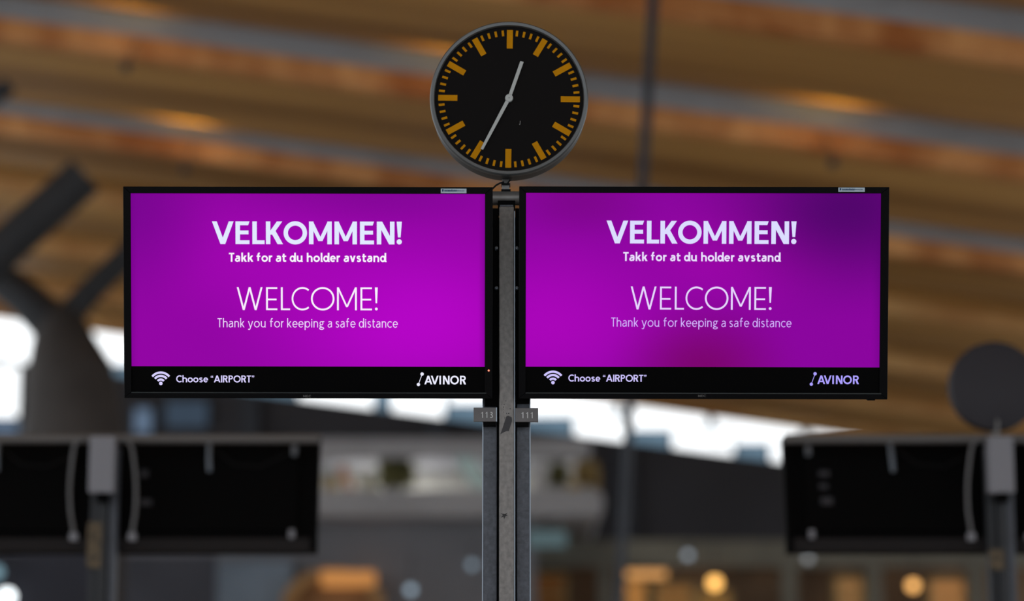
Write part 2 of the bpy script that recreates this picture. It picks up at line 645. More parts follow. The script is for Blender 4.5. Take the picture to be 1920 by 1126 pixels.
for k, (y, far) in enumerate(BEAMS):
    if far == 2:
        continue
    b = MB()
    if far:
        b.box(-RX, RX, y, y + .3, ZB - .02, ZB + .40, SH)
        o = b.build('ceiling_beam', M['ceiling_wood'])
    else:
        b.box(-RX, RX, y, y + .3, ZB, ZB + .46, SH)
        o = b.build('ceiling_beam', M['fascia'])
    structure(o, 'long %s beam crossing the wooden ceiling, slanting down to the right' % ('tan wooden' if far else 'grey'), 'beam')
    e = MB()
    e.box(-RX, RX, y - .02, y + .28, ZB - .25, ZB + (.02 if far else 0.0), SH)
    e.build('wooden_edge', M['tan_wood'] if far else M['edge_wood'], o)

# end wall: glazed band above a dark wall, its top edge slanting with the roof
YW = 58.0
def wall_outline(px):
    return [(P(x, y, YW).x, P(x, y, YW).z) for x, y in px]


w = MB()
w.prism(wall_outline([(-700, 583), (580, 749), (2400, 986), (2400, 1680), (-700, 1680)]), YW, YW + .3)
structure(w.build('wall_end', M['dark_wall']), 'dark grey end wall with its top edge slanting down to the right', 'wall')
w = MB()
w.prism(wall_outline([(-700, 440), (2400, 840), (2400, 1000), (-700, 600)]), YW + 1.2, YW + 1.4)
M['sky_glass_back'] = emit('daylight_haze', lin((120, 150, 172)), .75)
structure(w.build('wall_clerestory', M['sky_glass_back']), 'blue grey frosted glazing band under the end of the roof', 'glazing')

M['day'] = emit('daylight_pane', (.95, .98, 1.0), 1.7)
M['day_blue'] = emit('daylight_blue_pane', lin((105, 125, 150)), .8)
M['day_dim'] = emit('dim_blue_pane', lin((62, 76, 92)), .8)
PANES = [  # pixel boxes of the bright panes of the band, upper and lower tier
    (986, 700, 1152, 779), (1166, 725, 1324, 804), (1340, 752, 1500, 829), (1520, 776, 1680, 853),
    (1078, 784, 1180, 850), (1262, 809, 1374, 880), (1446, 834, 1550, 905), (735, 700, 832, 800), (842, 700, 985, 756),
    (560, 690, 700, 770), (165, 560, 330, 682), (-90, 540, 64, 680), (345, 600, 540, 700)]
n = 0
for (a, b, c, d) in PANES:
    n += 1
    lo = 700 if n in (8, 9, 10) else b
    m_ = MB()
    p0, p1 = P(a, d, YW + .9), P(c, b, YW + .9)
    m_.box(p0.x, p1.x, YW + .9, YW + .95, p0.z, p1.z)
    o = m_.build('window_%d' % n, M['day'])
    structure(o, 'bright white window pane under the roof edge', 'window')
    fr = MB()
    t_ = .05
    fr.box(p0.x - t_, p1.x + t_, YW + .88, YW + .97, p0.z - t_, p0.z)
    fr.box(p0.x - t_, p1.x + t_, YW + .88, YW + .97, p1.z, p1.z + t_)
    fr.box(p0.x - t_, p0.x, YW + .88, YW + .97, p0.z, p1.z)
    fr.box(p1.x, p1.x + t_, YW + .88, YW + .97, p0.z, p1.z)
    fr.build('window_frame', M['pole_blue'], o)
for (a, b, c, d, k) in [(-90, 688, 36, 782, 'day'), (-90, 786, 34, 812, 'day_blue'), (252, 766, 284, 812, 'day_blue'),
                        (310, 752, 390, 800, 'day_dim')]:
    n += 1
    m_ = MB()
    p0, p1 = P(a, d, YW - .12), P(c, b, YW - .12)
    m_.box(p0.x, p1.x, YW - .12, YW - .02, p0.z, p1.z)
    o = m_.build('window_%d' % n, M[k])
    structure(o, '%s window in the dark end wall at the left' % ('bright white' if k == 'day' else 'small pale blue'), 'window')
    fr = MB()
    fr.box(p0.x - .06, p0.x, YW - .14, YW, p0.z - .06, p1.z + .06)
    fr.box(p1.x, p1.x + .06, YW - .14, YW, p0.z - .06, p1.z + .06)
    fr.box(p0.x, p1.x, YW - .14, YW, p0.z - .06, p0.z)
    fr.box(p0.x, p1.x, YW - .14, YW, p1.z, p1.z + .06)
    fr.build('window_frame', M['strut'], o)

# thin columns
def column(pa, pb, Y, ra, rb, label, m):
    a, b = P(*pa, Y), P(*pb, Y)
    k = (0 - a.z) / (b.z - a.z)
    foot = a + (b - a) * k
    t = MB()
    zc = ZB + .28 + SH * a.x
    kk = (zc - a.z) / (b.z - a.z)
    head = a + (b - a) * kk
    t.tube([head, a, b, foot], ra, 20, rb)
    structure(t.build('support_pillar', m, smooth=True), label, 'pillar')


column((1222, 50), (1168, 1000), 24.0, .062, .034, 'slender leaning grey blue pillar right of the clock, floor to ceiling', M['pole_blue'])
def pilaster(px, w_px, label):
    y_top = 749 + .1302 * (px - 580)
    c, top = P(px, 900, YW), P(px, y_top, YW)
    hw = w_px / 2 * mpp(900, YW)
    b = MB(); b.box(c.x - hw, c.x + hw, YW - .25, YW, 0, top.z - .04)
    structure(b.build('wall_pilaster', M['pole_blue'], bevel=.02), label, 'pilaster')


pilaster(818, 36, 'slim bluish pilaster on the end wall just left of the numbered signpost')
pilaster(470, 30, 'slim bluish pilaster on the end wall behind the left pair of black screens')
pilaster(1171, 36, 'slim bluish pilaster on the end wall right of the rounded mezzanine end')

# branching column at the left
YT = 33.0
t = thing('branching_column', 'dark branching roof column spreading into two arms, left of the purple screens', 'column', P(128, 1420, YT))
t.location.z = 0
org = t.location.copy()
def rel(px, py, Y=YT): return P(px, py, Y) - org
tr = MB()
k_ = mpp(650, YT)
foot = Vector((0, 0, 0))
top = rel(112, 600)
prof = []
base_z = rel(130, 830).z
vs = [(rel(140, 1420).x * 0, 0, 0)]
tr.tube([(0, 0, 0), rel(138, 830), rel(136, 760), rel(128, 690)], 105 * k_, 28, 82 * k_)
tr.tube([rel(128, 692), rel(118, 640), rel(110, 585)], 80 * k_, 28, 40 * k_)
tr.build('trunk', M['column'], t, smooth=True)
arm = MB(); arm.tube([rel(104, 618), rel(170, 545), rel(262, 455), rel(310, 408)], 27 * k_, 16, 21 * k_); arm.build('arm', M['strut'], t, smooth=True)
arm = MB(); arm.tube([rel(112, 622), rel(50, 560), rel(-30, 500), rel(-150, 410)], 42 * k_, 16, 26 * k_); arm.build('arm', M['strut'], t, smooth=True)
s = MB()
a_, b_ = P(-120, 580, 31), P(160, 328, 31)
s.tube([a_, (a_ + b_) / 2, b_], .26, 16)
o = s.build('roof_strut', M['strut'], smooth=True)
structure(o, 'thick dark diagonal roof strut rising behind the top left of the screens', 'strut')
s = MB()
s.tube([P(-120, 260, 31), P(16, 160, 31), P(18, 158, 31)], .12, 12)
structure(s.build('roof_strut', M['strut'], smooth=True), 'short end of a dark strut at the left edge, high up', 'strut')

# mezzanine floor with a rounded end
YM = 40.0
def rounded_end(x0, x1, y0, y1, r, Y):
    """outline in pixels with rounded right corners -> local x, z"""
    pts = [(x0, y1), (x0, y0)]
    for cx, cy, a0 in ((x1 - r, y0 + r, 90), (x1 - r, y1 - r, 0)):
        for k in range(7):
            a = math.radians(a0 - 90 * k / 6)
            pts.append((cx + r * math.cos(a), cy - r * math.sin(a)))
    return [(P(x, y, Y).x, P(x, y, Y).z) for x, y in pts]


s = MB(); s.prism(rounded_end(330, 1132, 918, 966, 20, YM), YM, YM + 5)
structure(s.build('mezzanine_floor', M['mezz']), 'pale grey mezzanine edge with a rounded right end behind the signpost', 'mezzanine')
s = MB(); s.prism(rounded_end(330, 1108, 822, 856, 15, YM + .6), YM + .6, YM + 5)
structure(s.build('mezzanine_canopy', M['mezz']), 'grey canopy slab above the mezzanine shop', 'canopy')
s = MB(); p0, p1 = P(330, 925, YM + 2.6), P(1085, 840, YM + 2.6)
s.box(p0.x, p1.x, YM + 2.6, YM + 2.8, p0.z - .2, p1.z)
structure(s.build('wall_mezzanine', M['mezz_back']), 'grey olive back wall of the mezzanine shop', 'wall')
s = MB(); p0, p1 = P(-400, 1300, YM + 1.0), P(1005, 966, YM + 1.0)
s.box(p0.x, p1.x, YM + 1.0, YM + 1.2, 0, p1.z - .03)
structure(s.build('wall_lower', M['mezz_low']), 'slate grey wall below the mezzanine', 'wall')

def fill_strip(px, w_, e, lab):  # invented lamp, added to brighten the shaded mezzanine recess
    c = P(px, 856, YM + .6)
    t = thing('fill_strip', lab, 'lamp', (c.x, YM + 1.75, c.z), group='added fill lights under the canopy')
    b = MB(); b.box(-w_ / 2, w_ / 2, -.05, .05, -.04, 0.01); b.build('housing', M['pot'], t, bevel=.01)
    ld = bpy.data.lights.new('fill_strip', 'AREA'); ld.shape = 'RECTANGLE'; ld.size = w_ * .95; ld.size_y = .08
    ld.energy = e; ld.color = (1, .97, .93)
    lo = bpy.data.objects.new('fill_light', ld); COL.objects.link(lo); lo.parent = t; lo.location = (0, 0, -.045)


fill_strip(740, 1.6, 46, 'added fill light under the grey canopy, left of the signpost')
fill_strip(1050, .8, 24, 'added fill light under the rounded end of the canopy')
ZF = P(1000, 930, YM + 1).z
def stand_on_mezz(px, w_px, y_top, Y):
    return P(px, 920, Y), w_px * mpp(900, Y), P(px, y_top, Y).z
def foliage(n_, rx, rz, zc, seed):
    rnd = random.Random(seed)
    mb = MB()
    for _ in range(n_):
        a, b_ = rnd.uniform(0, 6.28), rnd.uniform(-1, 1)
        rr = rnd.uniform(.5, 1)
        c = Vector((math.cos(a) * rx * rr, math.sin(a) * rx * rr, zc + b_ * rz))
        d = Vector((rnd.uniform(-1, 1), rnd.uniform(-1, 1), rnd.uniform(-.3, 1))).normalized() * .16
        e = d.cross(Vector((rnd.uniform(-1, 1), rnd.uniform(-1, 1), .2))).normalized() * .045
        mb.add([c - d, c + e, c + d, c - e], [(0, 1, 2, 3)])
    return mb
zsl = P(900, 918, YM).z
for i, (px, wpx, ytop, lab) in enumerate([(742, 60, 852, 'olive leafy potted plant on the mezzanine, left of the teal banner'),
                                          (1100, 30, 866, 'ochre leafy potted plant at the rounded right end of the mezzanine'),
                                          (1046, 22, 872, 'slim olive potted plant on the mezzanine just right of the signpost')]):
    c = P(px, 918, YM + 1.2)
    t = thing('potted_plant', lab, 'plant', (c.x, c.y, zsl), group='plants on the mezzanine')
    pt = MB(); pt.lathe([(0, 0), (.10, 0), (.14, .18), (.12, .18), (.11, .14), (0, .14)], 'z', 20); pt.build('pot', M['pot'], t, smooth=True)
    hh = P(px, ytop, YM + 1.2).z - zsl
    st = MB(); st.tube([(0, 0, .14), (.01, 0, hh * .6)], .02, 8); st.build('stem', M['ochre'], t)
    foliage(260, wpx * .5 * mpp(900, YM), hh * .33, hh * .62, i).build('foliage', M['ochre'] if i == 1 else M['leaf'], t)
# teal banner
t = thing('leaning_banner', 'pale teal banner leaning on the mezzanine just left of the signpost', 'banner', (P(900, 918, YM + .7).x, YM + .7, zsl))
b = MB()
a0, a1 = P(845, 848, YM + .7) - t.location, P(882, 848, YM + .7) - t.location
c0, c1 = P(888, 916, YM + .7) - t.location, P(925, 916, YM + .7) - t.location
b.prism([(a0.x, a0.z), (a1.x, a1.z), (c1.x, max(0, c1.z)), (c0.x, max(0, c0.z))], -.02, .02)
b.build('panel', M['teal'], t)
b = MB(); b.tube([(c0.x - .02, .03, .02), (a0.x - .02, .03, a0.z)], .02, 8); b.build('support_rod', M['pot'], t)
for px, wpx, ytop, k, lab, nm in [(622, 26, 895, 'ochre', 'ochre carton on the mezzanine beside the black screen pair', 'carton'),
                                  (690, 34, 890, 'pale_goods', 'pale cream carton on the mezzanine, left of the potted plant', 'carton'),
                                  (1012, 30, 868, 'pot', 'tall light grey crate on the mezzanine right of the signpost', 'crate'),
                                  (1076, 20, 905, 'ochre', 'low tan carton between the two plants right of the signpost', 'carton')]:
    c, w_, zt = stand_on_mezz(px, wpx, ytop, YM + .9)
    t = thing(nm, lab, 'box', (c.x, c.y, zsl))
    b = MB(); b.box(-w_ / 2, w_ / 2, -.12, .12, 0, zt - zsl - .03); b.build('body', M[k], t, bevel=.01)
    b = MB(); b.box(-w_ / 2 - .01, w_ / 2 + .01, -.13, .13, zt - zsl - .03, zt - zsl); b.build('lid', M[k], t, bevel=.008)
t = thing('leaning_sign', 'rust orange leaning sign on the mezzanine between the two left cartons', 'sign', (P(650, 918, YM + .55).x, YM + .55, zsl))
b = MB(); b.prism([(-.16, .42), (-.02, .46), (.16, 0), (.02, 0)], -.015, .015); b.build('panel', M['orange_goods'], t)
b = MB(); b.tube([(.0, .03, .0), (-.1, .03, .40)], .015, 8); b.build('support_rod', M['pot'], t)

# shops below
YS = 43.0
s = MB(); p0, p1 = P(640, 1062, YS), P(1960, 1012, YS)
s.box(p0.x, p1.x, YS, YS + .25, p0.z, p1.z)
structure(s.build('shop_fascia', M['olive']), 'olive grey fascia band above the lit shops', 'fascia')
s = MB(); p0, p1 = P(400, 1300, YS + 1.6), P(1990, 1050, YS + 1.6)
s.box(p0.x, p1.x, YS + 1.6, YS + 1.8, 0, p1.z)
structure(s.build('wall_shop', M['shop_back']), 'brown back wall of the shops under the fascia', 'wall')
for i, px in enumerate((735, 905, 1135, 1480, 1640, 1830)):
    s = MB(); c = P(px, 1062, YS); s.box(c.x - .12, c.x + .12, YS, YS + .3, 0, c.z)
    structure(s.build('trim_%d' % (i + 1), M['olive']), 'upright between two lit shop fronts', 'trim')
s = MB(); p0, p1 = P(370, 1300, YM + .8), P(548, 1052, YM + .8)
s.box(p0.x, p1.x, YM + .8, YM + .95, 0, p1.z)
structure(s.build('wall_slate', M['slate']), 'slate blue wall panel left of the orange arch', 'wall')
s = MB(); p0, p1 = P(988, 1024, YM + .5), P(1062, 994, YM + .5)
M['sign_teal'] = emit('dim_teal_sign', lin((88, 108, 112)), .8)
t = thing('shop_sign', 'small pale teal sign below the rounded mezzanine end', 'sign', (0, 0, 0))
t.location = ((p0.x + p1.x) / 2, YM + .5, p0.z)
s.box(p0.x - t.location.x, p1.x - t.location.x, 0, .12, 0, p1.z - p0.z); s.build('light_box', M['sign_teal'], t, bevel=.02)
s = MB(); s.box(-.03, .03, .04, .08, p1.z - p0.z, P(1000, 966, YM + .5).z - p0.z + .03); s.build('hanger', M['strut'], t)

M['navy'] = mat('navy_partition', (.030, .032, .045), .6, noise=.2, scale=.7, spec=.2)
s = MB(); p0, p1 = P(-120, 1300, 30.5), P(180, 1036, 30.5)
s.box(p0.x, p1.x, 30.5, 30.7, 0, p1.z)
structure(s.build('wall_navy', M['navy']), 'very dark navy partition at the bottom left under the black screens', 'wall')
M['slate_dark'] = mat('slate_dark', (.062, .066, .083), .6, noise=.2, scale=.7, spec=.2)
s = MB(); p0, p1 = P(150, 1300, 38), P(405, 1040, 38)
s.box(p0.x, p1.x, 38, 38.2, 0, p1.z)
structure(s.build('wall_slate_dark', M['slate_dark']), 'dark slate partition right of the left background post', 'wall')

# warm arch
t = thing('shop_arch', 'glowing orange arched shop entrance at the bottom, left of the signpost', 'arch', (P(625, 1100, YM + .5).x, YM + .5, 0))
M['arch_wood'] = mat('arch_wood', (.50, .27, .09), .5, noise=.2, scale=1)
ar = MB()
zt = P(625, 1064, YM + .5).z
R0 = 98 * mpp(1090, YM)
pts = []
for k in range(17):
    a = math.pi * k / 16
    pts.append((R0 * math.cos(a), zt - R0 * .75 + R0 * .75 * math.sin(a)))
inn = [(x * .82, z - .12) for x, z in pts]
for k in range(16):
    q = [pts[k], pts[k + 1], inn[k + 1], inn[k]]
    ar.prism(q, 0, .4)
for sx in (-1, 1):
    ar.box(min(sx * R0, sx * R0 * .82), max(sx * R0, sx * R0 * .82), 0, .4, 0, zt - R0 * .75)
ar.build('arch_frame', M['arch_wood'], t)
M['arch_glow'] = emit('arch_glow', lin((192, 130, 72)), 1.0)
b = MB(); cx = P(655, 1080, YM + .5).x - t.location.x
zz = P(655, 1098, YM + .5).z; z2 = P(655, 1070, YM + .5).z
b.box(cx - .45, cx + .40, -.06, .38, zz, z2); b.build('light_panel', M['arch_glow'], t, bevel=.04)
M['arch_wall'] = mat('arch_wall', (.36, .19, .07), .6, noise=.3, scale=1)
b = MB(); b.prism([(x * .82, z - .05) for x, z in pts] + [(-R0 * .82, 0), (R0 * .82, 0)], .3, .38); b.build('door_panel', M['arch_wall'], t)

def lit_panel(px0, px1, y0, y1, col, st, lab, Y=YS + .5):
    p0, p1 = P(px0, y1, Y), P(px1, y0, Y)
    m_ = emit('lit_panel', lin(col), st)
    t = thing('lit_shelf', lab, 'shelf', ((p0.x + p1.x) / 2, Y, 0), group='lit shelves in the shops')
    w_ = (p1.x - p0.x) / 2
    b = MB(); b.box(-w_, w_, .25, .30, p0.z, p1.z); b.build('back_light', m_, t)
    for z in (p0.z, (p0.z + p1.z) / 2, p1.z):
        b = MB(); b.box(-w_ + .03, w_ - .03, 0, .25, z - .03, z + .03); b.build('board', M['ochre'], t)
    for sx in (-1, 1):
        b = MB(); b.box(sx * w_ - .03, sx * w_ + .03, 0, .31, 0, p1.z); b.build('upright', M['ochre'], t)


def light_box(px0, px1, y0, y1, col, st, lab, Y=YS - .22):
    p0, p1 = P(px0, y1, Y), P(px1, y0, Y)
    t = thing('light_box', lab, 'sign', ((p0.x + p1.x) / 2, Y, p0.z))
    w_, h_ = (p1.x - p0.x) / 2, p1.z - p0.z
    b = MB(); b.box(-w_, w_, 0, .14, 0, h_); b.build('housing', M['ochre'], t, bevel=.02)
    b = MB(); b.box(-w_ + .03, w_ - .03, -.01, 0, .03, h_ - .03); b.build('lit_face', emit('light_box_face', lin(col), st), t)
    for sx in (-.6, .6):
        b = MB(); b.tube([(sx * w_, .07, h_), (sx * w_, .07, h_ + .12), (sx * w_, .23, h_ + .12)], .015, 8); b.build('bracket', M['strut'], t)


light_box(1172, 1252, 1066, 1086, (225, 160, 95), 1.1, 'brightest warm light box under the fascia, right of the signpost')
lit_panel(1172, 1212, 1090, 1150, (180, 120, 60), 1.0, 'tall lit shelf under the warm light box')
lit_panel(1228, 1300, 1095, 1150, (125, 85, 45), 1.0, 'dim brown lit shelf left of the round yellow lamp')
lit_panel(1568, 1620, 1082, 1150, (135, 98, 60), 1.0, 'dim tan lit shelf left of the far right yellow lamp')
lit_panel(1745, 1812, 1086, 1150, (160, 110, 65), 1.0, 'warm lit shelf right of the far right yellow lamp')
lit_panel(1000, 1060, 1075, 1150, (70, 42, 18), 1.0, 'dark brown shelf just right of the signpost foot')
lit_panel(850, 895, 1085, 1150, (75, 45, 25), 1.0, 'dark brown shelf just left of the signpost foot')
lit_panel(1310, 1370, 1108, 1150, (130, 90, 40), 1.0, 'amber shelf under the round yellow lamp')


def globe(px, py, r_px, col, st, lab, Y, ceil_py):
    reach = (YS if Y > YM + 1 else YM + 1.0 if Y > YM else 30.5) - Y + .02
    c = P(px, py, Y)
    r = r_px * mpp(py, Y)
    t = thing('pendant_lamp', lab, 'lamp', c, group='hanging lamps far behind')
    b = MB()
    b.lathe([(r * math.sin(math.pi * k / 12) + 1e-5, -r * math.cos(math.pi * k / 12)) for k in range(13)], 'z', 20)
    b.build('bulb', emit('lamp_glow', col, st), t, smooth=True)
    zc = P(px, ceil_py, Y).z - c.z
    b = MB(); b.tube([(0, 0, r * .9), (0, 0, zc), (0, .06, zc + .03), (0, reach, zc + .03)], .012, 8); b.build('cord', M['strut'], t)
    b = MB(); b.lathe([(r * .5, r * .86), (r * .45, r * 1.25), (1e-4, r * 1.3)], 'z', 16); b.build('cap', M['strut'], t)


globe(1340, 1092, 12, (1.0, .52, .13), 2.6, 'round yellow lamp glowing in the shop right of the signpost', YS - .3, 1020)
globe(1712, 1097, 10, (1.0, .50, .15), 2.2, 'yellow lamp glowing low at the far right, under the black screens', YS - .3, 1020)
globe(770, 1105, 8, (.62, .82, 1.0), .8, 'small cool grey lamp low between the orange arch and the signpost', YM + .6, 1040)
globe(885, 1058, 7, (.62, .82, 1.0), .55, 'small cool grey lamp touching the left side of the signpost', YM + .6, 1020)
globe(1290, 1040, 7, (.72, .85, 1.0), .65, 'faint cool lamp on the olive fascia right of the signpost', YS - .5, 1020)
globe(1515, 1046, 7, (.8, .85, .9), .55, 'faint pale lamp under the left corner of the right black screen', YS - .5, 1020)
globe(13, 1118, 15, (.9, .97, 1.0), 3.0, 'bright white lamp in the bottom left corner', 30.2, 1050)
globe(-7, 1072, 13, (.45, .75, .9), .5, 'dim teal lamp at the left edge above the white lamp', 30.2, 1046)

# ceiling spots washing the wood just in front of each beam
def wash(px, py, bi, e, lab):
    Yl = BEAMS[bi][0] - .95
    c = P(px, py, Yl)
    zc = ZB + .28 + SH * c.x
    t = thing('ceiling_spot', lab, 'lamp', (c.x, Yl, zc - .92), group='warm spots under the wooden ceiling')
    b = MB(); b.lathe([(.0, -.05), (.05, -.05), (.06, .04), (.045, .05), (.04, .02), (0, .02)], 'z', 18); b.build('housing', M['strut'], t, smooth=True)
    b = MB(); b.tube([(0, .05, 0), (0, .5, .35), (0, .98, .62)], .012, 8); b.build('bracket', M['strut'], t)
    ld = bpy.data.lights.new('spot_light', 'SPOT')
    ld.energy = e
    ld.color = (1, .64, .10)
    ld.spot_size = math.radians(126)
    ld.spot_blend = 1
    ld.shadow_soft_size = .05
    lo = bpy.data.objects.new('spot_light', ld)
    COL.objects.link(lo)
    lo.parent = t
    lo.location = (0, 0, .07)
    lo.rotation_euler = (math.pi, 0, 0)


wash(1560, 195, 7, 53.72, 'warm spot on the beam right of the clock')
wash(835, 90, 7, 42.84, 'warm spot on the beam beside the left edge of the clock')
wash(350, 225, 8, 51, 'warm spot on the beam above the left purple screen')
wash(240, 10, 7, 36.72, 'warm spot at the top left edge of the ceiling')

# ------------------------------------------------------------------ front signpost
Y1 = 7.03
S0 = mpp(548, Y1)
TILT = math.radians(13)


def make_front_display(name, label, cx, cy, half_w, top, bot, roll, scr, smat, tcol, dx, dy, wifi_dx, avi_dx, sticker_px, led, trot):
    r = thing(name, label, 'screen', P(cx, cy, Y1), (TILT, roll, 0), 'purple welcome screens')
    cv = lambda px, py: ((px - cx) * S0, (cy - py) * S0)
    x0, x1 = -half_w * S0, half_w * S0
    z1, z0 = (cy - top) * S0, (cy - bot) * S0
    sx0, sz1 = cv(scr[0], scr[1])
    sx1, sz0 = cv(scr[2], scr[3])
    _, szb = cv(0, scr[4])
    # casing behind the glass
    b = MB()
    b.box(x0 + .003, x1 - .003, .004, .052, z0 + .003, z1 - .003)
    b.box(x0 + .12, x1 - .12, .052, .075, z0 + .1, z1 - .1)
    b.build('casing', M['black_back'], r, bevel=.004)
    # bezel: four mitred bars
    b = MB()
    yf, yb = -.007, .006
    o_ = [(x0, z1), (x1, z1), (x1, z0), (x0, z0)]
    i_ = [(sx0, sz1), (sx1, sz1), (sx1, szb), (sx0, szb)]
    for k in range(4):
        j = (k + 1) % 4
        b.prism([o_[k], o_[j], i_[j], i_[k]], yf, yb)
    bz = b.build('bezel', M['black_plastic'], r, bevel=.0012)
    zl = cv(0, scr[4])[1]
    b = MB(); b.box(sx0, sx1 + .005, -.0085, -.004, zl - .0022, zl + .0006); b.build('trim_strip', M['bezel_line'], bz)
    # glass: page and black footer
    b = MB(); b.box(sx0, sx1, 0, .004, sz0, sz1); sc_ = b.build('screen', smat, r)
    sc_['label'] = 'glowing purple page'
    b = MB(); b.box(sx0, sx1, 0, .004, szb, sz0); ft = b.build('screen_footer', M['dark_panel'], r)
    ft['label'] = 'black footer strip of the page'
    # lettering; pixel columns of the left screen shifted by dx, dy, turned by trot about the page centre
    ca, sa = math.cos(trot), math.sin(trot)
    def conv(px, py, ox=dx):
        x, y = px + ox - cx, py + dy - cy
        return ((x * ca - y * sa) * S0, -(x * sa + y * ca) * S0)
    E = lambda c, s_=1.0: emit('lettering', lin(c), s_)
    text_mesh('headline', line_of('VELKOMMEN!', 0, 0, 457.6, 42.6, .197, True, conv,
              spans=[(397.9, 438.5), (442, 468.2), (473.6, 496.4), (498.9, 531), (532, 576), (579.6, 622.3), (627.4, 669.5), (675.1, 701.4), (706.6, 739.7), (743.7, 753.6)]),
              E(tcol[0]), sc_)
    text_mesh('subline', line_of('Takk for at du holder avstand', 429.5, 724.2, 490.6, 16.8, .192, True, conv), E(tcol[1]), sc_)
    text_mesh('headline', line_of('WELCOME!', 0, 0, 581.2, 43, .080, False, conv,
              spans=[(444, 492.3), (498.9, 520), (526.7, 543.9), (546.9, 579.8), (583.1, 627.2), (631.9, 669.1), (675.9, 697.5), (703, 708.3)]),
              E(tcol[2]), sc_)
    text_mesh('subline', line_of('Thank you for keeping a safe distance', 407.8, 745.9, 613.6, 17.0, .105, False, conv), E(tcol[3]), sc_)
    cw = lambda px, py: conv(px, py, wifi_dx)
    ca_ = lambda px, py: conv(px, py, avi_dx)
    text_mesh('network_text', line_of('Choose \u201cAIRPORT\u201d', 329.7, 476.5, 717.2, 13.1, .175, True, cw, gap=.11), E(tcol[4]), ft)
    q = disc(0, 0, 3.3)
    for ro in (9.4, 16.2, 22.6):
        q += arc(0, 0, ro, ro, 39, 141, 4.1, 24)
    text_mesh('signal_icon', [[Vector(cw(300.8 + p.x, 719.4 - p.y)) for p in f] for f in q], E(tcol[4]), ft)
    text_mesh('logo_lettering', line_of('AVINOR', 0, 0, 720, 16.2, .185, True, ca_,
              spans=[(795.8, 810.6), (807.9, 822.6), (824, 827.6), (830.7, 843.2), (844.4, 860.6), (862.7, 874)]), E(tcol[5]), ft)
    q = disc(791.5, 700.7, 3.2) + disc(784.6, 720.4, 3.1)
    q += stroke([tuple(p) for p in spline([(791.3, 701), (789.4, 707), (787.2, 712.8), (784.8, 720)], 4)], 1.15)
    text_mesh('logo_mark', [[Vector(ca_(p.x, p.y)) for p in f] for f in q], E(tcol[5]), ft)
    # maker's mark under the page
    mk = mat('maker_grey', (.07, .07, .07), .5)
    text_mesh('maker_mark', [[Vector(((p.x - 7.5) * S0 + (576 - 578) * S0, (cy - 744.6 - dy * .5) * S0 + p.y * S0)) for p in f]
              for f in line_of('NEC', 0, 15, 0, 4.4, .2, True, lambda a, c: (a, -c))], mk, bz, y=-.0078)
    # sticker on the top bar
    p0, p1 = cv(sticker_px[0], sticker_px[3]), cv(sticker_px[2], sticker_px[1])
    b = MB(); b.box(p0[0], p1[0], -.0082, -.0068, p0[1], p1[1]); st = b.build('sticker', M['sticker'], r)
    rn = random.Random(3)
    b = MB()
    wd = p1[0] - p0[0]; hh = p1[1] - p0[1]
    b.box(p0[0] + wd * .05, p0[0] + wd * .11, -.0085, -.0080, p0[1] + hh * .35, p0[1] + hh * .85)
    x = .14
    while x < .93:
        l_ = rn.uniform(.015, .035)
        thick = .5 if x < .58 else .25
        b.box(p0[0] + wd * x, p0[0] + wd * (x + l_), -.0085, -.0080, p0[1] + hh * (.5 - thick * .3), p0[1] + hh * (.5 + thick * .6 * rn.uniform(.6, 1)))
        x += l_ + (.008 if x < .58 else .012)
    b.build('print', M['sticker_ink'], st)
    if led:
        c = cv(*led)
        b = MB(); b.lathe([(1e-5, -.0090), (.0019, -.0086), (.0026, -.0068)], 'y', 16, (c[0], 0, c[1])); b.build('power_light', emit('led_red', (1.0, .20, .12), 2.6), r)
    else:
        c = cv(1636, 748)
        b = MB(); b.box(c[0] - .012, c[0] + .010, .0, .03, z0 - .0035, z0 + .002); b.build('sensor_window', M['black_plastic'], r, bevel=.001)
    return r


PUR = lin((152, 0, 170))
hs = S0 * 345
lm = screen_mat('left_page', lin((146, 0, 164)), [
    (200 * S0, -60 * S0, .60, .34, lin((181, 0, 199)), .95),
    (-60 * S0, 60 * S0, .42, .26, lin((172, 0, 188)), .55),
    (-335 * S0, 190 * S0, .30, .40, lin((112, 0, 138)), .75),
    (120 * S0, 190 * S0, .60, .12, lin((120, 0, 142)), .55),
    (-345 * S0, 0, .045, .7, lin((105, 0, 125)), .7),
    (335 * S0, 0, .028, .6, lin((110, 0, 130)), .7)])
rm = screen_mat('right_page', lin((138, 0, 158)), [
    (-300 * S0, -60 * S0, .55, .34, lin((172, 0, 188)), .9),
    (60 * S0, 70 * S0, .38, .20, lin((166, 0, 176)), .6),
    (0, -140 * S0, .30, .22, lin((122, 0, 105)), .9),
    (270 * S0, 160 * S0, .52, .34, lin((82, 0, 108)), 1.0),
    (-230 * S0, 175 * S0, .25, .14, lin((118, 0, 128)), .6),
    (345 * S0, 0, .05, .7, lin((88, 0, 112)), .6)])
make_front_display('display_screen', 'black framed purple VELKOMMEN screen left of the signpost, small red light on its right edge',
                   578, 548, 345.5, 350.2, 746.6, math.radians(.12), (246, 363, 909, 687, 735.5), lm,
                   [(226, 232, 255), (250, 244, 255), (250, 238, 255), (240, 214, 255), (216, 208, 255), (236, 236, 255)],
                   0, 0, 0, 0, (826.5, 353, 874.5, 361.5), (916.6, 693.5), math.radians(.0))
make_front_display('display_screen', 'black framed purple VELKOMMEN screen right of the signpost, darker towards its top right',
                   1319, 549, 346, 350, 748, math.radians(.12), (986, 362, 1650, 688, 736.5), rm,
                   [(220, 220, 255), (236, 222, 255), (232, 212, 255), (212, 176, 255), (206, 196, 255), (172, 160, 255)],
                   738.6, -1.0, 736.8, 738.2, (1569.5, 351, 1619, 359), None, math.radians(.12))

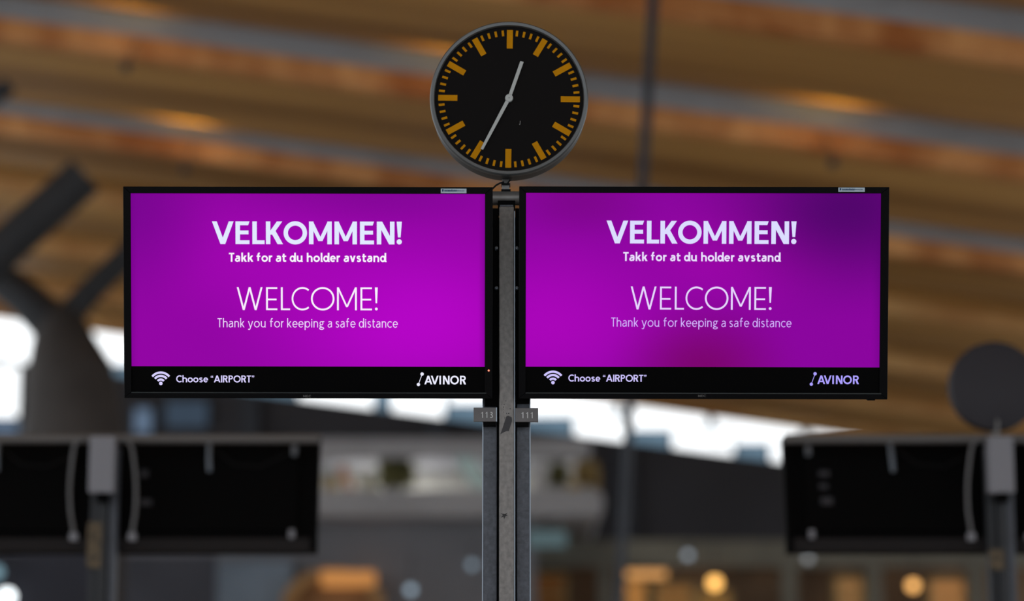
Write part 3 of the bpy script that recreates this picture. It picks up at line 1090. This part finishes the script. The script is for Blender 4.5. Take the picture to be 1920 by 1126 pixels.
# signpost: centre pole, two side uprights, cross bar, screen brackets
Yp = Y1 + .085
t = thing('signpost', 'tall grey steel signpost standing between the two purple screens', 'post', (P(950, 900, Yp).x, Yp, 0))
ox = t.location.x
def lx(px, Y, py=800): return P(px, py, Y).x - ox
ztop = P(950, 387, Yp).z
b = MB(); b.box(lx(936, Yp), lx(963.5, Yp), 0, .10, .012, ztop); pole = b.build('pole', M['post_steel'], t, bevel=.0025)
b = MB(); b.box(lx(937, Yp), lx(962.5, Yp), .004, .096, ztop, ztop + .006); b.build('pole_cap', M['side_steel'], pole, bevel=.001)
Yu = Yp + .05
zs = P(950, 400, Yu).z
for a, c, e in ((905.6, 932, 905.6), (968.5, 993.6, 993.6)):
    b = MB(); b.box(lx(a, Yu), lx(c, Yu), .05, .13, .012, zs); up = b.build('upright', M['side_steel'], t, bevel=.0022)
    b = MB(); b.box(lx(e, Yu) - .0016, lx(e, Yu) + .0016, .0485, .055, .012, zs); b.build('edge_strip', M['edge_steel'], up, bevel=.0006)
b = MB(); b.box(lx(963.6, Yp), lx(966, Yp), .012, .018, .012, ztop - .01); b.build('edge_strip', M['edge_steel'], t, bevel=.0006)
b = MB(); b.box(lx(930, Yp), lx(970, Yp), .06, .12, .012, zs - .01); b.build('core_channel', M['black_back'], t)
b = MB(); b.box(-.16, .16, -.08, .22, 0, .012); b.build('base_plate', M['side_steel'], t, bevel=.002)
# brackets that carry the screens
for a, c, yb_, lowx in ((909, 935, 762, 925), (966.4, 992.5, 757, 980)):
    z0, z1 = P(950, yb_, Yu).z, P(950, 392, Yu).z
    b = MB(); b.box(lx(a, Yu), lx(c, Yu), .036, .052, z0, z1); br = b.build('screen_bracket', M['black_back'], t, bevel=.001)
    for yy in (462, 537):
        px_ = 931 if a < 950 else 969
        c_ = P(px_, yy, Yp)
        b = MB(); b.lathe([(1e-5, .016), (.004, .017), (.0052, .022), (.0052, .038)], 'y', 12, (c_.x - ox, 0, c_.z)); b.build('bolt', M['chrome'], br)
# cross bar and its collar
Yb = Yp + .055
zb = P(950, 371.5, Yb).z
b = MB()
b.lathe([(1e-5, P(236, 371, Yb).x - ox), (.0185, P(236, 371, Yb).x - ox), (.0205, P(238, 371, Yb).x - ox), (.0205, P(1660, 371, Yb).x - ox), (.0185, P(1662, 371, Yb).x - ox), (1e-5, P(1662, 371, Yb).x - ox)],
        'x', 32, (0, .055, zb))
cb = b.build('cross_bar', M['bar_steel'], t, smooth=True)
b = MB(); b.box(lx(933, Yb), lx(966, Yb), .03, .08, ztop - .01, zb - .012); b.build('bar_saddle', M['black_back'], t)
# scuffs and a strip of grey tape on the pole
b = MB()
for (x, y, w_, h_) in [(948.5, 751, 2.6, 1.2), (940, 758, 1.4, 1.2), (945.2, 757.8, 2.2, 1.6), (943.7, 763, 1.2, 3), (944.4, 767, 1, 2.2), (944.6, 772, 1.1, 2.6), (949.5, 774.5, 1.3, 3),
                       (953.6, 774.6, 2.8, 2.4), (956.6, 766, 2, 2.2), (946.6, 782, 1.8, 1.3), (946, 784.4, 1.6, 1), (945.4, 794, 2, 1.8), (957, 780, 1.6, .9)]:
    c = P(x, y, Yp)
    rn = random.Random(int(x * 10))
    pts = []
    for k in range(7):
        a = 2 * math.pi * k / 7
        rr = rn.uniform(.6, 1.1)
        pts.append((c.x - ox + w_ * .55 * rr * S0 * math.cos(a), c.z + h_ * .6 * rr * S0 * math.sin(a)))
    b = MB(); b.prism(pts, -.0006, .001); b.build('scuff_mark', M['scrape'], pole)
b = MB()
for pl in ([(938, 961), (942, 962.5), (947, 963), (952, 960), (949, 964), (952, 966), (948, 967), (945, 973), (944, 968), (939, 970), (943, 965)],):
    b.prism([(P(x, y, Yp).x - ox, P(x, y, Yp).z) for x, y in pl], -.0006, .001)
b.build('scuff_mark', M['scrape'], pole)
b = MB()
b.prism([(P(x, y, Yp).x - ox, P(x, y, Yp).z) for x, y in [(949.5, 780), (953, 779), (959.5, 782), (960, 789), (954, 807.5), (948.5, 808), (938, 813.5), (941, 806)]], -.0009, .001)
tp = b.build('tape_scrap', M['tape'], pole)
tp['label'] = 'torn scrap of dark grey tape'

# number plates
def plate(x0, x1, y0, y1, txt, tx0, tx1, label):
    Ypl = Yu - .047
    c = P((x0 + x1) / 2, (y0 + y1) / 2, Ypl)
    r = thing('number_plate', label, 'sign', c, group='number plates on the signpost')
    k = mpp(777, Ypl)
    hw, hh = (x1 - x0) / 2 * k, (y1 - y0) / 2 * k
    b = MB(); b.box(-hw, hw, 0, .008, -hh, hh); pl = b.build('plate', M['plate_grey'], r, bevel=.0008)
    b = MB(); b.box(hw - .0022, hw + .0004, -.0008, .008, -hh, hh); b.build('plate_edge', M['edge_steel'] if txt == '113' else M['plate_grey'], pl)
    mx = (x0 + x1) / 2; my = (y0 + y1) / 2
    text_mesh('digits', line_of(txt, tx0, tx1, 783.0 if txt == '113' else 783.6, 11.2, .15, False, lambda a, q: ((a - mx) * k, (my - q) * k), gap=.36), M['plate_text'], pl, y=-.0009)
    ex = .012
    sx = 1 if txt == '113' else -1
    b = MB(); b.box(min(sx * (hw - .003), sx * (hw - .038)), max(sx * (hw - .003), sx * (hw - .038)), .008, .046, -hh - .009, hh - .004); b.build('mount', M['black_back'], r)


plate(888, 931.6, 763.4, 790, '113', 902, 924.2, 'small grey plate reading 113 on the left of the signpost')
plate(966, 1008.8, 764.4, 790.6, '111', 977.5, 999.2, 'small grey plate reading 111 on the right of the signpost')

# ------------------------------------------------------------------ clock
def lathe_clock(r, R, depth, front=True):
    pass


Yc = Y1 + .06
cc = P(954.5, 183.5, Yc)
kc = mpp(184, Yc)
ROLL = math.radians(.7)
t = thing('station_clock', 'round black clock with amber marks and white hands above the signpost', 'clock', (cc.x, cc.y, cc.z), (0, ROLL, 0))
R = 148.6 * kc
Ri = 139.5 * kc
b = MB()
b.lathe([(R * .985, .012), (R * .985, .088), (R * .93, .096), (1e-5, .096)], 'y', 128)
cs = b.build('case', M['clock_case'], t, smooth=True)
b = MB()
b.lathe([(Ri, .010), (Ri, .001), (Ri + 1.5 * kc, -.003), (R - 2.5 * kc, -.004), (R - .6 * kc, -.001), (R, .004), (R, .016), (R * .98, .017)], 'y', 160)
b.build('rim', M['clock_ring'], t, smooth=True)
b = MB(); b.lathe([(1e-5, .008), (Ri + 1 * kc, .008)], 'y', 96); dial = b.build('dial', M['dial'], t)
def bar_at(mb, ang, r0, r1, w0, y0, y1, w1=None):
    a = math.radians(ang)
    d = Vector((math.sin(a), math.cos(a))); n_ = Vector((math.cos(a), -math.sin(a)))
    w1 = w0 if w1 is None else w1
    pts = [d * r0 - n_ * w0 / 2, d * r0 + n_ * w0 / 2, d * r1 + n_ * w1 / 2, d * r1 - n_ * w1 / 2]
    mb.prism([(p.x * kc, p.y * kc) for p in pts], y0, y1)
for h in range(12):
    b = MB(); bar_at(b, h * 30, 97, 133, 11.2, .0066, .0082); b.build('hour_mark', M['amber'], dial)
for k in range(60):
    if k % 5:
        b = MB(); bar_at(b, k * 6, 121.5, 132.6, 4.4, .0068, .0082); b.build('minute_mark', M['amber'], dial)
b = MB(); bar_at(b, 207.3 - .7, -3, 111, 7.0, -.0005, .0015, 5.0); b.build('minute_hand', M['hand'], t)
b = MB(); bar_at(b, 18.9 - .7, -3, 75, 6.2, .0022, .0040, 6.6); b.build('hour_hand', M['hand'], t)
b = MB(); b.lathe([(1e-5, -.002), (6.6 * kc, -.002), (7.4 * kc, -.001), (7.4 * kc, .008)], 'y', 32); hub = b.build('hub', M['hand'], t)
b = MB(); b.lathe([(1e-5, -.0028), (1.1 * kc, -.0028), (1.1 * kc, -.001)], 'y', 12); b.build('pin', M['bar_steel'], hub)
b = MB(); b.prism([((x - 954.5) * kc, (183.5 - y) * kc) for x, y in [(975.4, 226), (976.4, 226), (976.2, 233), (974.6, 234), (974, 232.6), (975.3, 232)]], .0072, .0082)
b.build('hook_glint', M['bar_steel'], dial)  # small hook of reflected light on the dial, modelled as a pale sliver
# stem
zst = zb + .0195 - cc.z
xs = P(950, 345, Yp).x - cc.x
ys = Yb - Yc
b = MB(); b.box(xs - .0105, xs + .0105, ys - .012, ys + .012, zst, -R * .93); stem = b.build('stem', M['bar_steel'], t, bevel=.0015)
b = MB(); b.box(xs - .0125, xs + .0145, ys - .016, ys + .016, zst, zst + .004); b.build('stem_foot', M['cable_black'], stem)
zc_ = P(950, 339.5, Yp).z - cc.z
b = MB(); b.box(xs - .0125, xs + .0130, ys - .018, ys + .018, zc_ - .002, zc_ + .003); b.tube([(xs + .004, ys - .018, zc_), (xs + .013, ys - .022, zc_ + .012)], .0022, 8); b.build('stem_clamp', M['cable_black'], stem)
b = MB()
b.tube([tuple(Vector((P(px, py, Yp + .02).x - cc.x, Yp + .02 - Yc, P(px, py, Yp + .02).z - cc.z))) for px, py in [(921, 362), (924.5, 355), (932, 347.5), (939, 343.5), (947, 341)]], .0026, 8)
b.build('cable', M['cable_black'], t, smooth=True)

# ------------------------------------------------------------------ second row: signposts seen from behind
Y2 = 12.46
S2 = mpp(900, Y2)


M['label_grey'] = mat('label_grey', (.045, .045, .052), .5, spec=.1)


def back_display(x0, x1, y0, y1, label, outer, labels=()):
    cx, cy = (x0 + x1) / 2, (y0 + y1) / 2
    c = P(cx, cy, Y2)
    k = mpp(cy, Y2)
    r = thing('display_screen', label, 'screen', c, (-TILT, 0, 0), 'black screens seen from behind')
    hw, hh = (x1 - x0) / 2 * k, (y1 - y0) / 2 * k / math.cos(math.radians(10))
    b = MB(); b.box(-hw, hw, .01, .06, -hh, hh); b.build('casing', M['black_back'], r, bevel=.005)
    b = MB(); b.box(-hw + .1, hw - .1, -.012, .01, -hh + .1, hh - .06); b.build('back_cover', M['black_back'], r, bevel=.006)
    b = MB(); b.box(-hw + .02, hw - .02, .06, .066, -hh + .02, hh - .02); b.build('screen', M['dark_panel'], r)
    b = MB(); b.box(-hw + .03, hw - .005, -.004, .012, -hh, -hh + 26 * k); b.build('bottom_rail', M['dark_rail'], r, bevel=.004)
    s_ = outer
    xo = s_ * hw
    b = MB(); b.box(min(xo, xo - s_ * 13 * k), max(xo, xo - s_ * 13 * k), -.02, .03, -hh - .002, hh - .03); b.build('side_plate', M['black_back'], r, bevel=.003)
    b = MB()
    xq = xo - s_ * 48 * k
    b.box(xq - .014, xq + .014, -.02, .0, -hh + 24 * k, -hh + 40 * k); b.build('latch', M['white_box'], r, bevel=.003)
    b = MB(); b.box(xq - .013, xq + .013, -.03, .0, hh - 42 * k, hh - 22 * k); b.build('latch', M['chrome'], r, bevel=.003)
    xi = -s_ * hw * .05
    b = MB(); b.tube([(xi, -.03, hh - 75 * k), (xi - .004, -.034, hh - 48 * k), (xi - .006, -.03, hh - 20 * k)], .011, 10); b.build('hook_rod', M['chrome'], r, smooth=True)
    b = MB(); b.tube([(xi + .02, -.03, hh - 30 * k), (xi + .12, -.034, hh - 62 * k), (xi + .25, -.034, hh - 66 * k), (xi + .38, -.034, hh - 40 * k)], .006, 8); b.build('lead', M['cable_black'], r, smooth=True)
    for (a, d, c2, e2) in labels:
        b = MB(); b.box((a - cx) * k, (c2 - cx) * k, -.015, -.0115, (cy - e2) * k, (cy - d) * k); b.build('paper_label', M['label_grey'], r)
    return r


back_display(1470, 1862, 812, 1036, 'black screen seen from behind, under the grey disc at the right', -1,
             [(1536, 882, 1556, 892), (1536, 908, 1552, 917), (1538, 934, 1560, 948)])
back_display(1888, 2280, 812, 1036, 'black screen seen from behind, cut off by the right edge', 1)
back_display(206, 598, 812, 1036, 'black screen seen from behind, right half of the left background pair', 1,
             [(262, 880, 276, 894), (264, 938, 286, 950)])
back_display(-212, 180, 812, 1036, 'black screen seen from behind, cut off by the left edge', -1)


def back_post(cx, label, plabel, tag_y):
    Yq = Y2 - .202
    t = thing('signpost', label, 'post', (P(cx, 900, Yq).x, Yq, 0))
    oxx = t.location.x
    X = lambda px: P(px, 900, Yq).x - oxx
    Z = lambda py: P(cx, py, Yq).z
    b = MB(); b.box(X(cx - 7), X(cx + 9), .0, .10, .012, Z(830)); b.build('pole', M['strut'], t, bevel=.003)
    for a, c in ((-24, -9), (11, 26)):
        b = MB(); b.box(X(cx + a), X(cx + c), .03, .10, .012, Z(835)); b.build('upright', M['side_steel'] if a > 0 else M['strut'], t, bevel=.003)
    b = MB(); b.box(-.16, .16, -.1, .2, 0, .012); b.build('base_plate', M['side_steel'], t, bevel=.002)
    b = MB()
    zb2 = Z(820)
    xa, xb = P(cx - 404, 820, Yq).x - oxx, P(cx + 404, 820, Yq).x - oxx
    b.lathe([(1e-5, xa), (.0225, xa), (.0225, xb), (1e-5, xb)], 'x', 28, (0, .04, zb2)); b.build('cross_bar', M['rail_grey'], t, smooth=True)
    # junction box with its two cables
    j = thing('junction_box', plabel, 'box', (P(cx, 870, Yq - .05).x, Yq - .05, Z(926)))
    jz = P(cx, 818, Yq - .05).z - j.location.z
    w_ = 24 * S2
    b = MB(); b.box(-w_, w_ * .95, -.03, .05, 0, jz); b.build('box_body', M['white_box'], j, bevel=.006)
    b = MB(); b.box(-w_ * .4, w_ * .5, -.02, .03, -.045, 0); b.build('plug', M['black_back'], j, bevel=.004)
    for s_ in (-1, 1):
        pts = [Vector((P(cx + s_ * px, py, Yq - .07).x - j.location.x, -.02, P(cx, py, Yq - .07).z - j.location.z)) for px, py in
               ((20, 826), (38, 820), (52, 832), (58, 865), (62, 910), (61, 955), (56, 990), (55, 1004))]
        b = MB(); b.tube(spline(pts, 5), .0085, 8); cb = b.build('cable', M['cable_grey'], j, smooth=True)
        e_ = pts[-1]
        b = MB(); b.box(e_.x - .018, e_.x + .018, -.035, -.005, e_.z - .022, e_.z + .014); b.build('cable_clip', M['white_box'], cb, bevel=.003)
    b = MB(); b.box(X(cx - 26), X(cx + 1), -.004, .0, Z(tag_y[1]), Z(tag_y[0])); b.build('paper_tag', M['brown_tag'], t)
    return t


back_post(193, 'dark signpost behind, carrying the left background pair of black screens', 'light grey junction box with cables atop the left background post', (978, 1064))
back_post(1876, 'dark signpost behind, carrying the right background black screens', 'light grey junction box with cables under the grey disc at right', (1030, 1068))

Yd = Y2 - .202
c = P(1867, 722, Yd)
kd = mpp(722, Yd)
t = thing('station_clock', 'plain dark grey back of a round clock at the right edge', 'clock', c)
b = MB(); b.lathe([(1e-5, 0), (80 * kd, 0), (83.5 * kd, .006), (84.3 * kd, .02), (84.3 * kd, .09), (80 * kd, .096), (1e-5, .096)], 'y', 96); b.build('case', M['clock_back'], t, smooth=True)
b = MB(); b.tube([(0, .04, P(1867, 820, Yd).z - c.z), (0, .04, -70 * kd)], .0135, 12); b.tube([(.0, -.006, -88 * kd), (.0, -.006, -66 * kd)], .007, 8); b.build('stem', M['bar_steel'], t, smooth=True)
